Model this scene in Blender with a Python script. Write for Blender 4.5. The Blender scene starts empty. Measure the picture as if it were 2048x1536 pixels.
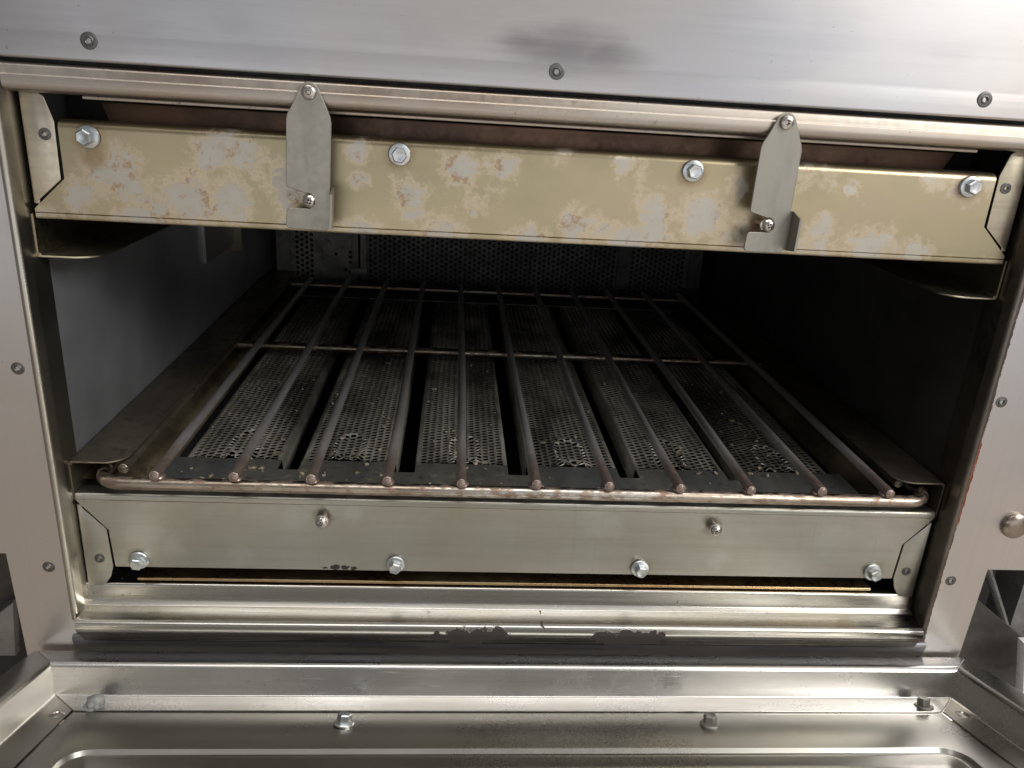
import bpy, bmesh, math, random
from mathutils import Vector, Matrix
random.seed(7)
S = bpy.context.scene
COL = S.collection
R = math.radians

# ---------------------------------------------------------------- camera, light
cam_d = bpy.data.cameras.new("camera")
cam = bpy.data.objects.new("camera", cam_d); COL.objects.link(cam)
rt = Vector((0.99634073, -0.06168875, 0.0591579)); up = Vector((-0.03412669, 0.3474495, 0.93707749)); fw = Vector((0.07836152, 0.93566732, -0.34407285))
M = Matrix.Identity(4)
for i in range(3):
    M[i][0] = rt[i]; M[i][1] = up[i]; M[i][2] = -fw[i]
M[0][3], M[1][3], M[2][3] = -0.05522, -0.49682, 0.21562
cam.matrix_world = M
cam_d.sensor_width = 36; cam_d.lens = 27.8; cam_d.clip_start = 0.01; cam_d.clip_end = 100
S.camera = cam

W = bpy.data.worlds.new("World"); S.world = W; W.use_nodes = True
W.node_tree.nodes["Background"].inputs[0].default_value = (0.78, 0.765, 0.75, 1)
W.node_tree.nodes["Background"].inputs[1].default_value = 0.30

def area(name, loc, target, sx, sy, power, col):
    l = bpy.data.lights.new(name, 'AREA'); l.shape = 'RECTANGLE'; l.size = sx; l.size_y = sy
    l.energy = power; l.color = col
    o = bpy.data.objects.new(name, l); COL.objects.link(o); o.location = loc
    o.rotation_euler = (Vector(target) - Vector(loc)).to_track_quat('-Z', 'Y').to_euler()
    return o
area("ceiling_lamp", (0.25, -0.74, 2.1), (0.15, -0.2, 0), 2.6, 0.8, 26, (1.0, 0.97, 0.93))
area("window_lamp", (2.3, -2.1, 1.80), (-0.1, 0.1, 0.0), 2.0, 1.2, 90, (1.0, 0.975, 0.93))
area("front_fill", (0.6, -3.3, -0.10), (0.3, 0, 0.1), 5.2, 1.5, 24, (0.985, 0.98, 1.0))  # unseen fill panel added to brighten the header and door rim

S.view_settings.view_transform = 'Standard'; S.view_settings.look = 'None'
S.view_settings.exposure = 0.0; S.view_settings.gamma = 1.0
S.render.engine = 'CYCLES'
S.cycles.use_denoising = True
S.cycles.max_bounces = 8
S.cycles.sample_clamp_indirect = 4.0

# ---------------------------------------------------------------- materials
class Mat:
    def __init__(self, name):
        self.m = bpy.data.materials.new(name); self.m.use_nodes = True
        self.t = self.m.node_tree; self.b = self.t.nodes["Principled BSDF"]
        self.pos = self.n("ShaderNodeNewGeometry").outputs["Position"]
    def n(self, typ): return self.t.nodes.new(typ)
    def put(self, sock, v):
        if isinstance(v, bpy.types.NodeSocket): self.t.links.new(v, sock)
        elif isinstance(v, (tuple, list)) and len(v) == 3 and sock.type == 'RGBA': sock.default_value = (*v, 1)
        else: sock.default_value = v
    def math(self, op, a, b=0.0, clamp=False):
        k = self.n("ShaderNodeMath"); k.operation = op; k.use_clamp = clamp
        self.put(k.inputs[0], a); self.put(k.inputs[1], b); return k.outputs[0]
    def sep(self, v=None):
        k = self.n("ShaderNodeSeparateXYZ"); self.put(k.inputs[0], v or self.pos); return k.outputs
    def scale(self, s, loc=(0, 0, 0), v=None):
        k = self.n("ShaderNodeMapping"); self.put(k.inputs["Vector"], v or self.pos)
        k.inputs["Scale"].default_value = s; k.inputs["Location"].default_value = loc; return k.outputs[0]
    def noise(self, v, sc=1.0, det=4.0, rough=0.55, dist=0.0, color=False):
        k = self.n("ShaderNodeTexNoise"); self.put(k.inputs["Vector"], v); k.inputs["Scale"].default_value = sc
        k.inputs["Detail"].default_value = det; k.inputs["Roughness"].default_value = rough; k.inputs["Distortion"].default_value = dist
        return k.outputs["Color" if color else "Fac"]
    def step(self, v, lo, hi, a=0.0, b=1.0):
        k = self.n("ShaderNodeMapRange"); k.interpolation_type = 'SMOOTHSTEP'; self.put(k.inputs["Value"], v)
        for nm, x in (("From Min", lo), ("From Max", hi), ("To Min", a), ("To Max", b)): self.put(k.inputs[nm], x)
        return k.outputs["Result"]
    def mix(self, f, a, b):
        k = self.n("ShaderNodeMix"); k.data_type = 'RGBA'; self.put(k.inputs["Factor"], f)
        self.put(k.inputs[6], a); self.put(k.inputs[7], b); return k.outputs[2]
    def ramp(self, f, stops):
        k = self.n("ShaderNodeValToRGB"); self.put(k.inputs[0], f); e = k.color_ramp.elements
        while len(e) < len(stops): e.new(0.5)
        for el, (p, c) in zip(e, stops): el.position = p; el.color = (*c, 1)
        return k.outputs[0]
    def blobs(self, pts, squash=1.0, warp=0.012, wscale=60):
        """largest (1 - distance/radius) over a list of (x, z, radius) marks, with ragged outlines"""
        nz = self.noise(self.pos, wscale, 5, 0.62, color=True)
        vm = self.n("ShaderNodeVectorMath"); vm.operation = 'MULTIPLY_ADD'; self.put(vm.inputs[0], nz)
        vm.inputs[1].default_value = (warp, 0, warp); self.put(vm.inputs[2], self.pos)
        sx = self.n("ShaderNodeMapping"); self.put(sx.inputs[0], vm.outputs[0]); sx.inputs["Scale"].default_value = (1, 0, squash)
        out = None
        for (x, z, r) in pts:
            d = self.n("ShaderNodeVectorMath"); d.operation = 'DISTANCE'; self.put(d.inputs[0], sx.outputs[0])
            d.inputs[1].default_value = (x + warp * .5, 0, (z + warp * .5) * squash)
            q = self.math('MULTIPLY_ADD', d.outputs["Value"], -1.0 / r); q.node.inputs[2].default_value = 1.0
            out = q if out is None else self.math('MAXIMUM', out, q)
        return out
    def bump(self, h, strength=0.2, dist=0.001):
        k = self.n("ShaderNodeBump"); k.inputs["Strength"].default_value = strength; k.inputs["Distance"].default_value = dist
        self.put(k.inputs["Height"], h); self.put(self.b.inputs["Normal"], k.outputs[0]); return k
    def aniso(self, amount, axis_rot=0.25):
        t = self.n("ShaderNodeTangent"); t.direction_type = 'UV_MAP'; t.uv_map = "grain"
        self.put(self.b.inputs["Tangent"], t.outputs[0])
        self.b.inputs["Anisotropic"].default_value = amount; self.b.inputs["Anisotropic Rotation"].default_value = axis_rot
    def set(self, color=None, rough=None, metal=None):
        if color is not None: self.put(self.b.inputs["Base Color"], color)
        if rough is not None: self.put(self.b.inputs["Roughness"], rough)
        if metal is not None: self.put(self.b.inputs["Metallic"], metal)
        return self.m

def brushed(name, base, alt, rough, grain=(2.5, 60, 420), dark_patch=False, an=0.55, spots=0.0, edge=False):
    m = Mat(name)
    g = m.noise(m.scale(grain), 1, 3, 0.6)
    big = m.noise(m.scale((5, 5, 5)), 1, 3, 0.5)
    blot = m.noise(m.scale((14, 14, 30)), 1, 5, 0.6)
    col = m.mix(m.step(big, .38, .64), base, alt)
    col = m.mix(m.step(g, .35, .7, 0, .10), col, tuple(c * .72 for c in base))
    col = m.mix(m.step(blot, .5, .75, 0, .25), col, tuple(c * .8 for c in alt))
    r = m.math('ADD', m.step(g, .3, .7, rough - .02, rough + .03), m.step(blot, .4, .7, -.02, .04))
    if dark_patch:                                          # dark patch streaked along the grain above the middle screw
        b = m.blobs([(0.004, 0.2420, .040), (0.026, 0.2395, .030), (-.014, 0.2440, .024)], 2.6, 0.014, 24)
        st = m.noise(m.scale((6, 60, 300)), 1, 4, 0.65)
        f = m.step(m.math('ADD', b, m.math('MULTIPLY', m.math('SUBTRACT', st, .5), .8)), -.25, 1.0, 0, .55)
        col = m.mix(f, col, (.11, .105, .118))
    if spots:
        v = m.noise(m.scale((420, 420, 420)), 1, 2, 0.5)
        w = m.noise(m.scale((22, 22, 22), (3, 1, 2)), 1, 2, .5)
        sp = m.math('MULTIPLY', m.step(v, .70, .74), m.step(w, .5, .62))
        col = m.mix(m.math('MULTIPLY', sp, spots), col, (.05, .035, .03))
    metal = 1.0
    if edge:                                            # chipped burnt paint along the opening, rust lower down
        o = m.sep(); x, z = o[0], o[2]
        nz = m.noise(m.scale((500, 1, 230)), 1, 4, .7)
        lo = m.noise(m.scale((1, 1, 30)), 1, 2, .6)
        wdt = m.math('ADD', .3184, m.math('MULTIPLY', m.math('ADD', nz, m.math('MULTIPLY', lo, 1.4)), .0030))
        inr = m.math('GREATER_THAN', x, .3)
        f = m.math('MULTIPLY', inr, m.math('LESS_THAN', x, m.math('SUBTRACT', wdt, .0022)))
        fx = m.math('MULTIPLY', inr, m.math('LESS_THAN', x, m.math('ADD', .3180, m.math('MULTIPLY', nz, .0050))))
        rust = m.math('MULTIPLY', m.step(z, -.064, -.058), m.step(z, .003, .006, 1, 0))
        col = m.mix(f, col, m.mix(rust, (.055, .033, .028), (.24, .075, .04)))
        col = m.mix(m.math('MULTIPLY', fx, rust), col, (.24, .075, .04))
        metal = m.math('SUBTRACT', 1.0, f)
    m.bump(m.noise(m.scale(tuple(c * 2 for c in grain)), 1, 2, .5), .035, .0003)
    m.aniso(an)
    return m.set(col, r, metal)

STEEL = brushed("brushed_stainless", (.49, .465, .455), (.445, .45, .475), .34, dark_patch=True, spots=.5)  # warm and bluish base tones stand in for room reflections
STEEL_V = brushed("brushed_stainless_upright", (.59, .565, .55), (.56, .55, .56), .34, grain=(420, 60, 2.5), an=.55, spots=.6, edge=True)
STEEL_V.node_tree.nodes["Principled BSDF"].inputs["Anisotropic Rotation"].default_value = 0.0

def tinted(name, base, alt, rough, metal=1.0, streak=(3, 40, 220), soot=0.0, spots=.0, rust=0.0, sc=12, bump=.012, scratch=0.0, fr=.05):
    m = Mat(name)
    big = m.noise(m.scale((sc, sc, sc)), 1, 4, .55)
    st = m.noise(m.scale(streak), 1, 4, .6)
    fine = m.noise(m.pos, 260, 3, .6)
    col = m.mix(m.step(big, .36, .66), base, alt)
    col = m.mix(m.step(st, .42, .72, 0, .35), col, tuple(c * .62 for c in base))
    if soot:
        so = m.noise(m.pos, 26, 6, .62)
        col = m.mix(m.step(so, .44, .66, 0, soot), col, (.02, .019, .019))
    if rust:
        ru = m.noise(m.pos, 90, 6, .66)
        col = m.mix(m.step(ru, .56, .64, 0, rust), col, (.25, .10, .045))
    if spots:
        v = m.noise(m.pos, 300, 3, .6); w = m.noise(m.pos, 24, 2, .5)
        col = m.mix(m.math('MULTIPLY', m.math('MULTIPLY', m.step(v, .66, .70), m.step(w, .5, .6)), spots), col, (.07, .04, .03))
    r = m.math('ADD', m.step(fine, .3, .7, rough - fr, rough + fr), m.step(big, .35, .7, -.03, .07))
    if scratch:
        mp = m.n("ShaderNodeMapping"); m.put(mp.inputs[0], m.pos); mp.inputs["Rotation"].default_value = (0, .6, 0); mp.inputs["Scale"].default_value = (40, 500, 900)
        sc1 = m.noise(mp.outputs[0], 1, 3, .6)
        sw = m.math('MULTIPLY', m.step(sc1, .60, .70), m.step(m.noise(m.pos, 18, 3, .5), .45, .6))
        col = m.mix(m.math('MULTIPLY', sw, scratch), col, (.82, .81, .79)); r = m.math('ADD', r, m.math('MULTIPLY', sw, .08))
    m.bump(fine, bump, .0003)
    return m.set(col, r, metal)

def flaked(name):
    """straw coloured heat tint with pale bare patches and orange rust at their rims"""
    m = Mat(name)
    F = [(-.2562,.1551,.0149),(-.2792,.1422,.009),(-.1984,.174,.0125),(-.2151,.144,.0149),(-.1812,.1721,.009),(-.1899,.1468,.0119),(-.157,.1544,.0119),(-.115,.1786,.0066),(-.1136,.1612,.0054),(-.0859,.1552,.009),(-.0802,.1434,.0054),(-.0541,.1702,.0101),(-.0263,.1747,.0084),(.0458,.1786,.006),(.0696,.151,.0101),(.0198,.1391,.0107),(.0989,.1478,.0134),(.0744,.1377,.0072),(.1212,.1706,.0078),(.1944,.1729,.0039),(.1777,.1469,.0072),(.2139,.1342,.0134),(.2446,.134,.009),(-.2483,.1334,.006),(-.0433,.1453,.003),(.0524,.1328,.009)]
    b = m.blobs([(x, z, r * .95) for x, z, r in F], 1.0, .020, 85)
    nz = m.noise(m.pos, 240, 8, .78)
    n2 = m.noise(m.pos, 55, 5, .6)
    f = m.math('ADD', b, m.math('ADD', m.math('MULTIPLY', m.math('SUBTRACT', nz, .5), 3.4), m.math('MULTIPLY', m.math('SUBTRACT', n2, .5), 2.6)))
    pale = m.math('MULTIPLY', m.step(f, .13, .24), m.step(m.noise(m.pos, 420, 4, .7), .30, .50, .35, .92))
    big = m.noise(m.scale((9, 9, 16), (.3, 0, .1)), 1, 4, .55)
    st = m.noise(m.scale((4, 40, 160)), 1, 3, .55)
    col = m.ramp(big, [(.30, (.30, .27, .175)), (.48, (.36, .31, .20)), (.60, (.40, .335, .22)), (.72, (.38, .315, .23))])
    col = m.mix(m.step(st, .4, .7, 0, .14), col, (.40, .35, .24))
    o = m.sep()
    w2 = m.noise(m.scale((24, 24, 24), (1, 4, 2)), 1, 3, .55)
    f2 = m.math('ADD', m.math('MULTIPLY', m.math('SUBTRACT', w2, .615), 7.0), m.math('MULTIPLY', m.math('SUBTRACT', nz, .5), 3.2))
    f2 = m.math('ADD', f2, m.step(o[2], .129, .150, .55, -.1))
    pale = m.math('MAXIMUM', pale, m.math('MULTIPLY', m.step(f2, .1, .35), .85))
    f = m.math('MAXIMUM', f, f2)
    halo = m.step(f, -.6, .2, 0, .45)
    col = m.mix(halo, col, (.62, .52, .40))
    col = m.mix(pale, col, m.mix(n2, (.38, .36, .315), (.50, .48, .44)))
    rr = m.noise(m.scale((1, 1, 1), (4, 2, 7)), 95, 6, .7)
    ring = m.math('MULTIPLY', m.step(f, .02, .18), m.step(f, .35, .85, 1, .25))
    rust = m.math('MULTIPLY', m.math('MULTIPLY', ring, m.step(rr, .53, .60)), .75)
    left = m.step(o[0], -.05, .15, 1.0, .55)
    rust = m.math('MULTIPLY', rust, left)
    col = m.mix(rust, col, m.mix(n2, (.27, .145, .06), (.38, .235, .125)))
    gr = m.blobs([(x, .1772, .0125) for x in (-.27, -.09, .09, .27)] + [(-.268, .166, .010), (-.1417, .146, .010), (.1385, .146, .010)], 1.0, .008, 90)
    col = m.mix(m.step(m.math('ADD', gr, m.math('MULTIPLY', m.math('SUBTRACT', nz, .5), .7)), .05, .6, 0, .55), col, (.23, .14, .075))
    rough = m.math('ADD', m.step(pale, 0, 1, .36, .47), m.math('MULTIPLY', rust, .2))
    metal = m.math('SUBTRACT', m.step(pale, 0, 1, .97, .84), m.math('MULTIPLY', rust, .35), True)
    m.bump(m.math('ADD', m.math('MULTIPLY', pale, -.4), m.math('MULTIPLY', nz, .4)), .18, .0005)
    return m.set(col, rough, metal)

def plate_low(name):
    m = Mat(name)
    b = m.blobs([(-.265,-.088,.020),(-.245,-.098,.012),(-.16,-.075,.014),(-.12,-.07,.01),(.06,-.072,.02),(.23,-.08,.02),(.15,-.10,.012),(-.20,-.105,.012)], 1.0, .01, 70)
    nz = m.noise(m.pos, 120, 6, .66)
    f = m.step(m.math('ADD', b, m.math('MULTIPLY', m.math('SUBTRACT', nz, .5), 1.8)), .0, .8, 0, .40)
    big = m.noise(m.scale((7, 7, 12), (1, 0, 5)), 1, 4, .55)
    st = m.noise(m.scale((5, 40, 170)), 1, 5, .66)
    col = m.ramp(big, [(.30, (.37, .355, .29)), (.5, (.43, .42, .375)), (.68, (.49, .48, .455))])
    col = m.mix(m.step(st, .4, .72, 0, .34), col, (.33, .295, .23))
    col = m.mix(f, col, (.55, .54, .51))
    gr = m.blobs([(x, -.1095, .0115) for x in (-.27, -.09, .09, .27)] + [(-.1412, -.0725, .010), (.1406, -.0728, .010)], 1.0, .008, 90)
    col = m.mix(m.step(m.math('ADD', gr, m.math('MULTIPLY', m.math('SUBTRACT', nz, .5), .7)), .05, .6, 0, .5), col, (.20, .16, .11))
    drip = m.noise(m.scale((170, 1, 9), (2, 0, 1)), 1, 4, .6)
    col = m.mix(m.math('MULTIPLY', m.step(drip, .56, .72), m.step(big, .45, .58, .0, .30)), col, (.27, .235, .17))
    k = m.blobs([(-.1334,-.1128,.0042),(-.1263,-.1130,.0035),(-.120,-.1133,.003),(-.1405,-.1135,.002),(.093,-.1102,.0012)], 1.6, .004, 300)
    kf = m.step(m.math('ADD', k, m.math('MULTIPLY', m.math('SUBTRACT', m.noise(m.pos, 700, 4, .6), .5), .9)), .1, .2)
    col = m.mix(kf, col, (.02, .017, .016))
    m.bump(nz, .07, .0004)
    return m.set(col, m.step(nz, .3, .7, .34, .46), m.math('SUBTRACT', 1.0, kf))

def sill_mat(name):
    m = Mat(name)
    big = m.noise(m.scale((9, 9, 9), (2, 0, 0)), 1, 4, .6)
    st = m.noise(m.scale((5, 150, 260)), 1, 4, .62)
    col = m.ramp(big, [(.32, (.56, .55, .53)), (.5, (.53, .52, .485)), (.66, (.55, .53, .475))])
    col = m.mix(m.step(st, .42, .72, 0, .38), col, (.36, .32, .25))
    o = m.sep(); z = o[2]
    b = m.blobs([(-.027,-.1555,.013),(-.042,-.1558,.014),(-.0150,-.1540,.012),(-.058,-.1560,.007),(.064,-.1555,.012),(.080,-.1552,.012),(.0987,-.1545,.010),(.088,-.1575,.014),(.0182,-.1468,.0016),(.106,-.1530,.006),(-.035,-.161,.012),(.075,-.162,.013)], 1.35, .008, 130)
    n1 = m.noise(m.scale((1, 1, 1)), 230, 6, .7)
    kf = m.step(m.math('ADD', b, m.math('MULTIPLY', m.math('SUBTRACT', n1, .5), 1.3)), .20, .28)
    v = m.noise(m.pos, 330, 3, .6); w = m.noise(m.pos, 26, 3, .6)
    sp = m.math('MULTIPLY', m.step(v, .665, .69), m.step(w, .50, .62))
    kf = m.math('MAXIMUM', kf, m.math('MULTIPLY', sp, .9))
    lowz = m.step(z, -.1515, -.1550, 0, 1)
    scr = m.noise(m.scale((4, 300, 900)), 1, 3, .6)
    low_dark = m.math('MULTIPLY', lowz, m.step(scr, .66, .58, .35, .88))  # lower part of the nose darker, broken by scratches
    col = m.mix(low_dark, col, (.05, .046, .044))
    endb = m.blobs([(.308, -.144, .020), (.309, -.130, .018)], .7, .010, 60)
    col = m.mix(m.step(endb, .1, .7, 0, .9), col, (.04, .03, .03))
    col = m.mix(kf, col, (.035, .027, .026))
    m.bump(m.math('ADD', m.math('MULTIPLY', kf, .8), m.math('MULTIPLY', st, .25)), .22, .0005)
    return m.set(col, m.math('ADD', m.step(st, .3, .7, .20, .31), m.math('MULTIPLY', kf, .3)), m.math('SUBTRACT', 1.0, m.math('MULTIPLY', kf, .95)))

def rod_mat(name):
    m = Mat(name)
    o = m.sep(); y = o[1]
    n1 = m.noise(m.scale((70, 9, 70)), 1, 6, .6); n2 = m.noise(m.scale((260, 120, 260), (3, 3, 3)), 1, 5, .65)
    n3 = m.noise(m.scale((25, 9, 25), (7, 1, 1)), 1, 4, .6)
    col = m.ramp(n1, [(.32, (.37, .345, .325)), (.47, (.43, .41, .40)), (.60, (.50, .49, .495)), (.70, (.40, .37, .345))])
    rust = m.math('MAXIMUM', m.step(y, .0, .05, .75, 0), m.math('MULTIPLY', m.step(n2, .54, .64, 0, .45), m.step(n3, .45, .6)))
    col = m.mix(rust, col, m.mix(n2, (.14, .085, .065), (.30, .20, .155)))
    fl = m.math('MULTIPLY', m.step(n2, .68, .71), m.step(n1, .45, .55))
    col = m.mix(fl, col, (.60, .59, .57))
    m.bump(n2, .08, .0004)
    return m.set(col, m.step(n1, .35, .65, .40, .30), m.step(n2, .45, .70, .72, .6))

def bar_mat(name):
    m = Mat(name)
    n1 = m.noise(m.scale((16, 60, 60)), 1, 5, .62); n2 = m.noise(m.scale((110, 200, 200)), 1, 5, .68)
    o = m.sep()
    mid = m.math('MULTIPLY', m.step(o[0], -.09, -.02), m.step(o[0], .06, .13, 1, 0))
    col = m.ramp(n1, [(.33, (.27, .21, .165)), (.5, (.38, .32, .26)), (.66, (.48, .43, .365))])
    col = m.mix(m.step(n2, .52, .60, 0, .8), col, m.mix(n1, (.15, .09, .065), (.27, .175, .13)))
    col = m.mix(m.math('MULTIPLY', mid, m.step(n2, .42, .54, .85, 0)), col, (.62, .60, .57))
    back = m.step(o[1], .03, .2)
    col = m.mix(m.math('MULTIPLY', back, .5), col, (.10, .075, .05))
    m.bump(n2, .14, .0004)
    return m.set(col, m.step(n2, .4, .65, .28, .46), m.step(n2, .5, .62, 1, .5))

RINGS = [(-.2155, .096), (-.1335, .093), (-.0415, .095), (.0455, .092), (.1290, .096), (.2160, .090)]
def grime(name, base, alt, soot, metal=.6, rough=.45, pale=0.0, sc=1.0, rings=False):
    m = Mat(name)
    n1 = m.noise(m.scale((30 * sc, 14 * sc, 30 * sc)), 1, 6, .64); n2 = m.noise(m.pos, 130 * sc, 5, .65)
    n3 = m.noise(m.scale((9, 5, 9), (5, 1, 2)), 1, 4, .6)
    col = m.mix(m.step(n1, .38, .62), base, alt)
    col = m.mix(m.step(n3, .42, .62, 0, soot), col, (.014, .013, .013))
    col = m.mix(m.step(n2, .55, .68, 0, .55), col, (.028, .024, .022))
    if pale:
        col = m.mix(m.math('MULTIPLY', m.step(n2, .33, .46, pale, 0), m.step(n1, .48, .6)), col, (.46, .43, .34))
    if rings:                                           # glints painted as pale broken rings over the embossed ribs
        o = m.sep(); acc = None
        for ex, ey in RINGS:
            for (cx, cy, ax, ay) in ((ex, ey, .0115, .026), (ex, .070, .010, .010)):
                u = m.math('MULTIPLY', m.math('SUBTRACT', o[0], cx), 1 / ax); w = m.math('MULTIPLY', m.math('SUBTRACT', o[1], cy), 1 / ay)
                d = m.math('SQRT', m.math('ADD', m.math('MULTIPLY', u, u), m.math('MULTIPLY', w, w)))
                q = m.math('SUBTRACT', 1.0, m.math('MULTIPLY', m.math('ABSOLUTE', m.math('SUBTRACT', d, 1.0)), 6.5))
                acc = q if acc is None else m.math('MAXIMUM', acc, q)
        br = m.noise(m.pos, 170, 4, .6)
        col = m.mix(m.math('MULTIPLY', m.math('MULTIPLY', m.step(acc, 0, .6), .75), m.step(br, .47, .57)), col, (.86, .85, .80))
    m.bump(n2, .25, .0006)
    return m.set(col, m.step(n2, .3, .7, rough - .08, rough + .12), metal)

PLATE_UP = flaked("straw_tinted_steel")
PLATE_LOW = plate_low("weathered_steel_plate")
SILL = sill_mat("sill_steel")
BEAD = tinted("heat_tinted_trim", (.42, .345, .285), (.44, .40, .355), .40, spots=.5, streak=(3, 160, 420))
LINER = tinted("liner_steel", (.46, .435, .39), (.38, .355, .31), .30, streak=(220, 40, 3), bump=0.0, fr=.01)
LINER_DK = tinted("shaded_sooty_liner_steel", (.20, .175, .15), (.14, .12, .105), .38, streak=(220, 40, 3), soot=.3, bump=0.0)  # right trim: some soot, plus that side's shade put into the colour
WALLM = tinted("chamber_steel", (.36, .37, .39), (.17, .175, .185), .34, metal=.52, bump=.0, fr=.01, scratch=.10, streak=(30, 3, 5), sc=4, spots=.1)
WALL_DK = tinted("shaded_sooty_chamber_steel", (.050, .048, .046), (.034, .032, .031), .42, metal=.3, bump=0.0, fr=.02, streak=(30, 3, 5), soot=.5, sc=5)  # right wall: soot, with the shade of that side in the base colour
BACK_DK = grime("shaded_back_steel", (.085, .083, .08), (.05, .049, .047), .6, metal=.2, rough=.6)  # darker copy of BACKM; shade over middle and right sheets is painted in
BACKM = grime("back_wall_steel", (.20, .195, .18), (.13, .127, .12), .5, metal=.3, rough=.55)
RAIL = grime("rail_steel", (.25, .215, .165), (.16, .135, .105), .35, metal=.85, rough=.38, sc=.6)
LIPM = tinted("clean_rail_steel", (.46, .41, .29), (.40, .36, .27), .32)
BRACKET = tinted("bracket_steel", (.46, .415, .335), (.48, .43, .32), .34, spots=.3, sc=20)
LATCHM = tinted("satin_latch_steel", (.31, .30, .265), (.35, .33, .285), .44, spots=.25, streak=(90, 4, 14), sc=10)
PANB = tinted("browned_pan_steel", (.135, .085, .058), (.075, .055, .05), .38, soot=.4, sc=9)
GOLD = tinted("golden_tinted_edge", (.58, .38, .19), (.55, .42, .25), .30)
ROD = rod_mat("oxidised_rod"); BAR = bar_mat("coppery_bar")
PERF = grime("greasy_perforated_steel", (.46, .44, .385), (.28, .265, .23), .75, metal=.4, rough=.42, pale=.75, rings=True)
TRAY = grime("dark_tray_steel", (.14, .147, .152), (.19, .185, .165), .2, metal=.6, rough=.42, pale=.45)
TROUGH = grime("tan_greasy_steel", (.24, .195, .125), (.12, .095, .065), .8, metal=.5, rough=.4)
ZINC = tinted("zinc_bolt", (.56, .60, .63), (.62, .62, .60), .36, streak=(150, 150, 150), sc=120, soot=.22)
ZINC_D = tinted("dirty_bolt", (.20, .19, .17), (.30, .29, .27), .5, metal=.7, streak=(150, 150, 150), sc=150, soot=.4)
CRUST = grime("crusted_bolt", (.19, .20, .21), (.28, .28, .27), .1, metal=.2, rough=.6, sc=6)
SCREW = tinted("screw_steel", (.52, .49, .45), (.44, .41, .37), .28, streak=(200, 200, 200), sc=150)
RIVET = tinted("dull_rivet_steel", (.13, .13, .128), (.17, .165, .16), .42, streak=(200, 200, 200), sc=150)
RIM = tinted("door_rim_steel", (.68, .665, .645), (.64, .62, .59), .27, spots=.35, streak=(4, 60, 200), sc=9, scratch=.45, bump=.0, fr=.01)
PAN = tinted("door_pan_steel", (.43, .415, .38), (.40, .39, .365), .30, spots=.0, streak=(2, 2, 2), sc=5, bump=.0, fr=.008)
APRON = tinted("apron_steel", (.17, .175, .19), (.20, .20, .205), .4, streak=(4, 60, 200))
SIDE = tinted("door_side_steel", (.46, .44, .395), (.44, .42, .385), .29, spots=.0, streak=(3, 3, 3), sc=6, bump=.0, fr=.008)
DARK = grime("sooty_black_steel", (.012, .012, .013), (.02, .02, .02), .3, metal=.2, rough=.6)
DARKP = grime("dark_painted_panel", (.045, .042, .038), (.065, .06, .052), .1, metal=.2, rough=.5)
GREYP = grime("grey_post_steel", (.20, .20, .20), (.28, .28, .275), .15, metal=.6, rough=.4)
WHITE = grime("white_enamel", (.78, .80, .82), (.70, .72, .75), .0, metal=.0, rough=.4)
FLOOR = Mat("brown_floor_boards")
_w = FLOOR.noise(FLOOR.scale((60, 3, 3)), 1, 5, .6)
FLOOR = FLOOR.set(FLOOR.ramp(_w, [(.3, (.42, .33, .26)), (.5, (.56, .48, .41)), (.7, (.64, .57, .50))]), .5, 0.0)
BLACK = Mat("socket_black").set((.012, .012, .013), .5, .2)

# ---------------------------------------------------------------- mesh helpers
ORG = {}                                               # world origin of every object made here
def tag(o, label=None, cat=None, kind=None, group=None):
    for k, v in (("label", label), ("category", cat), ("kind", kind), ("group", group)):
        if v: o[k] = v
    return o
def empty(name, loc, label, cat, group=None):
    o = bpy.data.objects.new(name, None); COL.objects.link(o); o.location = loc; ORG[o.name] = Vector(loc)
    o.empty_display_size = .02
    return tag(o, label, cat, None, group)
def link(name, me, parent, at=None):
    o = bpy.data.objects.new(name, me); COL.objects.link(o)
    base = ORG[parent.name] if parent else Vector((0, 0, 0))
    if parent: o.parent = parent
    w = Vector(at) if at is not None else base
    o.location = w - base; ORG[o.name] = w
    return o
def finish(name, bm, mat, parent=None, at=None, smooth=35, label=None):
    """world-space bmesh -> one object; its origin goes to `at` (default: the parent's origin)"""
    w = Vector(at) if at is not None else (ORG[parent.name] if parent else Vector((0, 0, 0)))
    bmesh.ops.recalc_face_normals(bm, faces=bm.faces)
    uv = bm.loops.layers.uv.new("grain")
    for f in bm.faces:
        n = f.normal; a = max(range(3), key=lambda i: abs(n[i]))
        for l in f.loops:
            c = l.vert.co
            l[uv].uv = ((c.y, c.z) if a == 0 else (c.x, c.z) if a == 1 else (c.x, c.y))
    bmesh.ops.translate(bm, verts=bm.verts, vec=-w)
    me = bpy.data.meshes.new(name); bm.to_mesh(me); bm.free()
    for p in me.polygons: p.use_smooth = True
    me.set_sharp_from_angle(angle=R(smooth))
    me.materials.append(mat)
    o = link(name, me, parent, w)
    if label: o["label"] = label
    return o
def dup(o, parent, at, rot=None):
    c = o.copy(); COL.objects.link(c); c.parent = parent
    base = ORG[parent.name] if parent else Vector((0, 0, 0))
    c.location = Vector(at) - base; ORG[c.name] = Vector(at)
    if rot is not None: c.rotation_euler = rot
    return c

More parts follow.
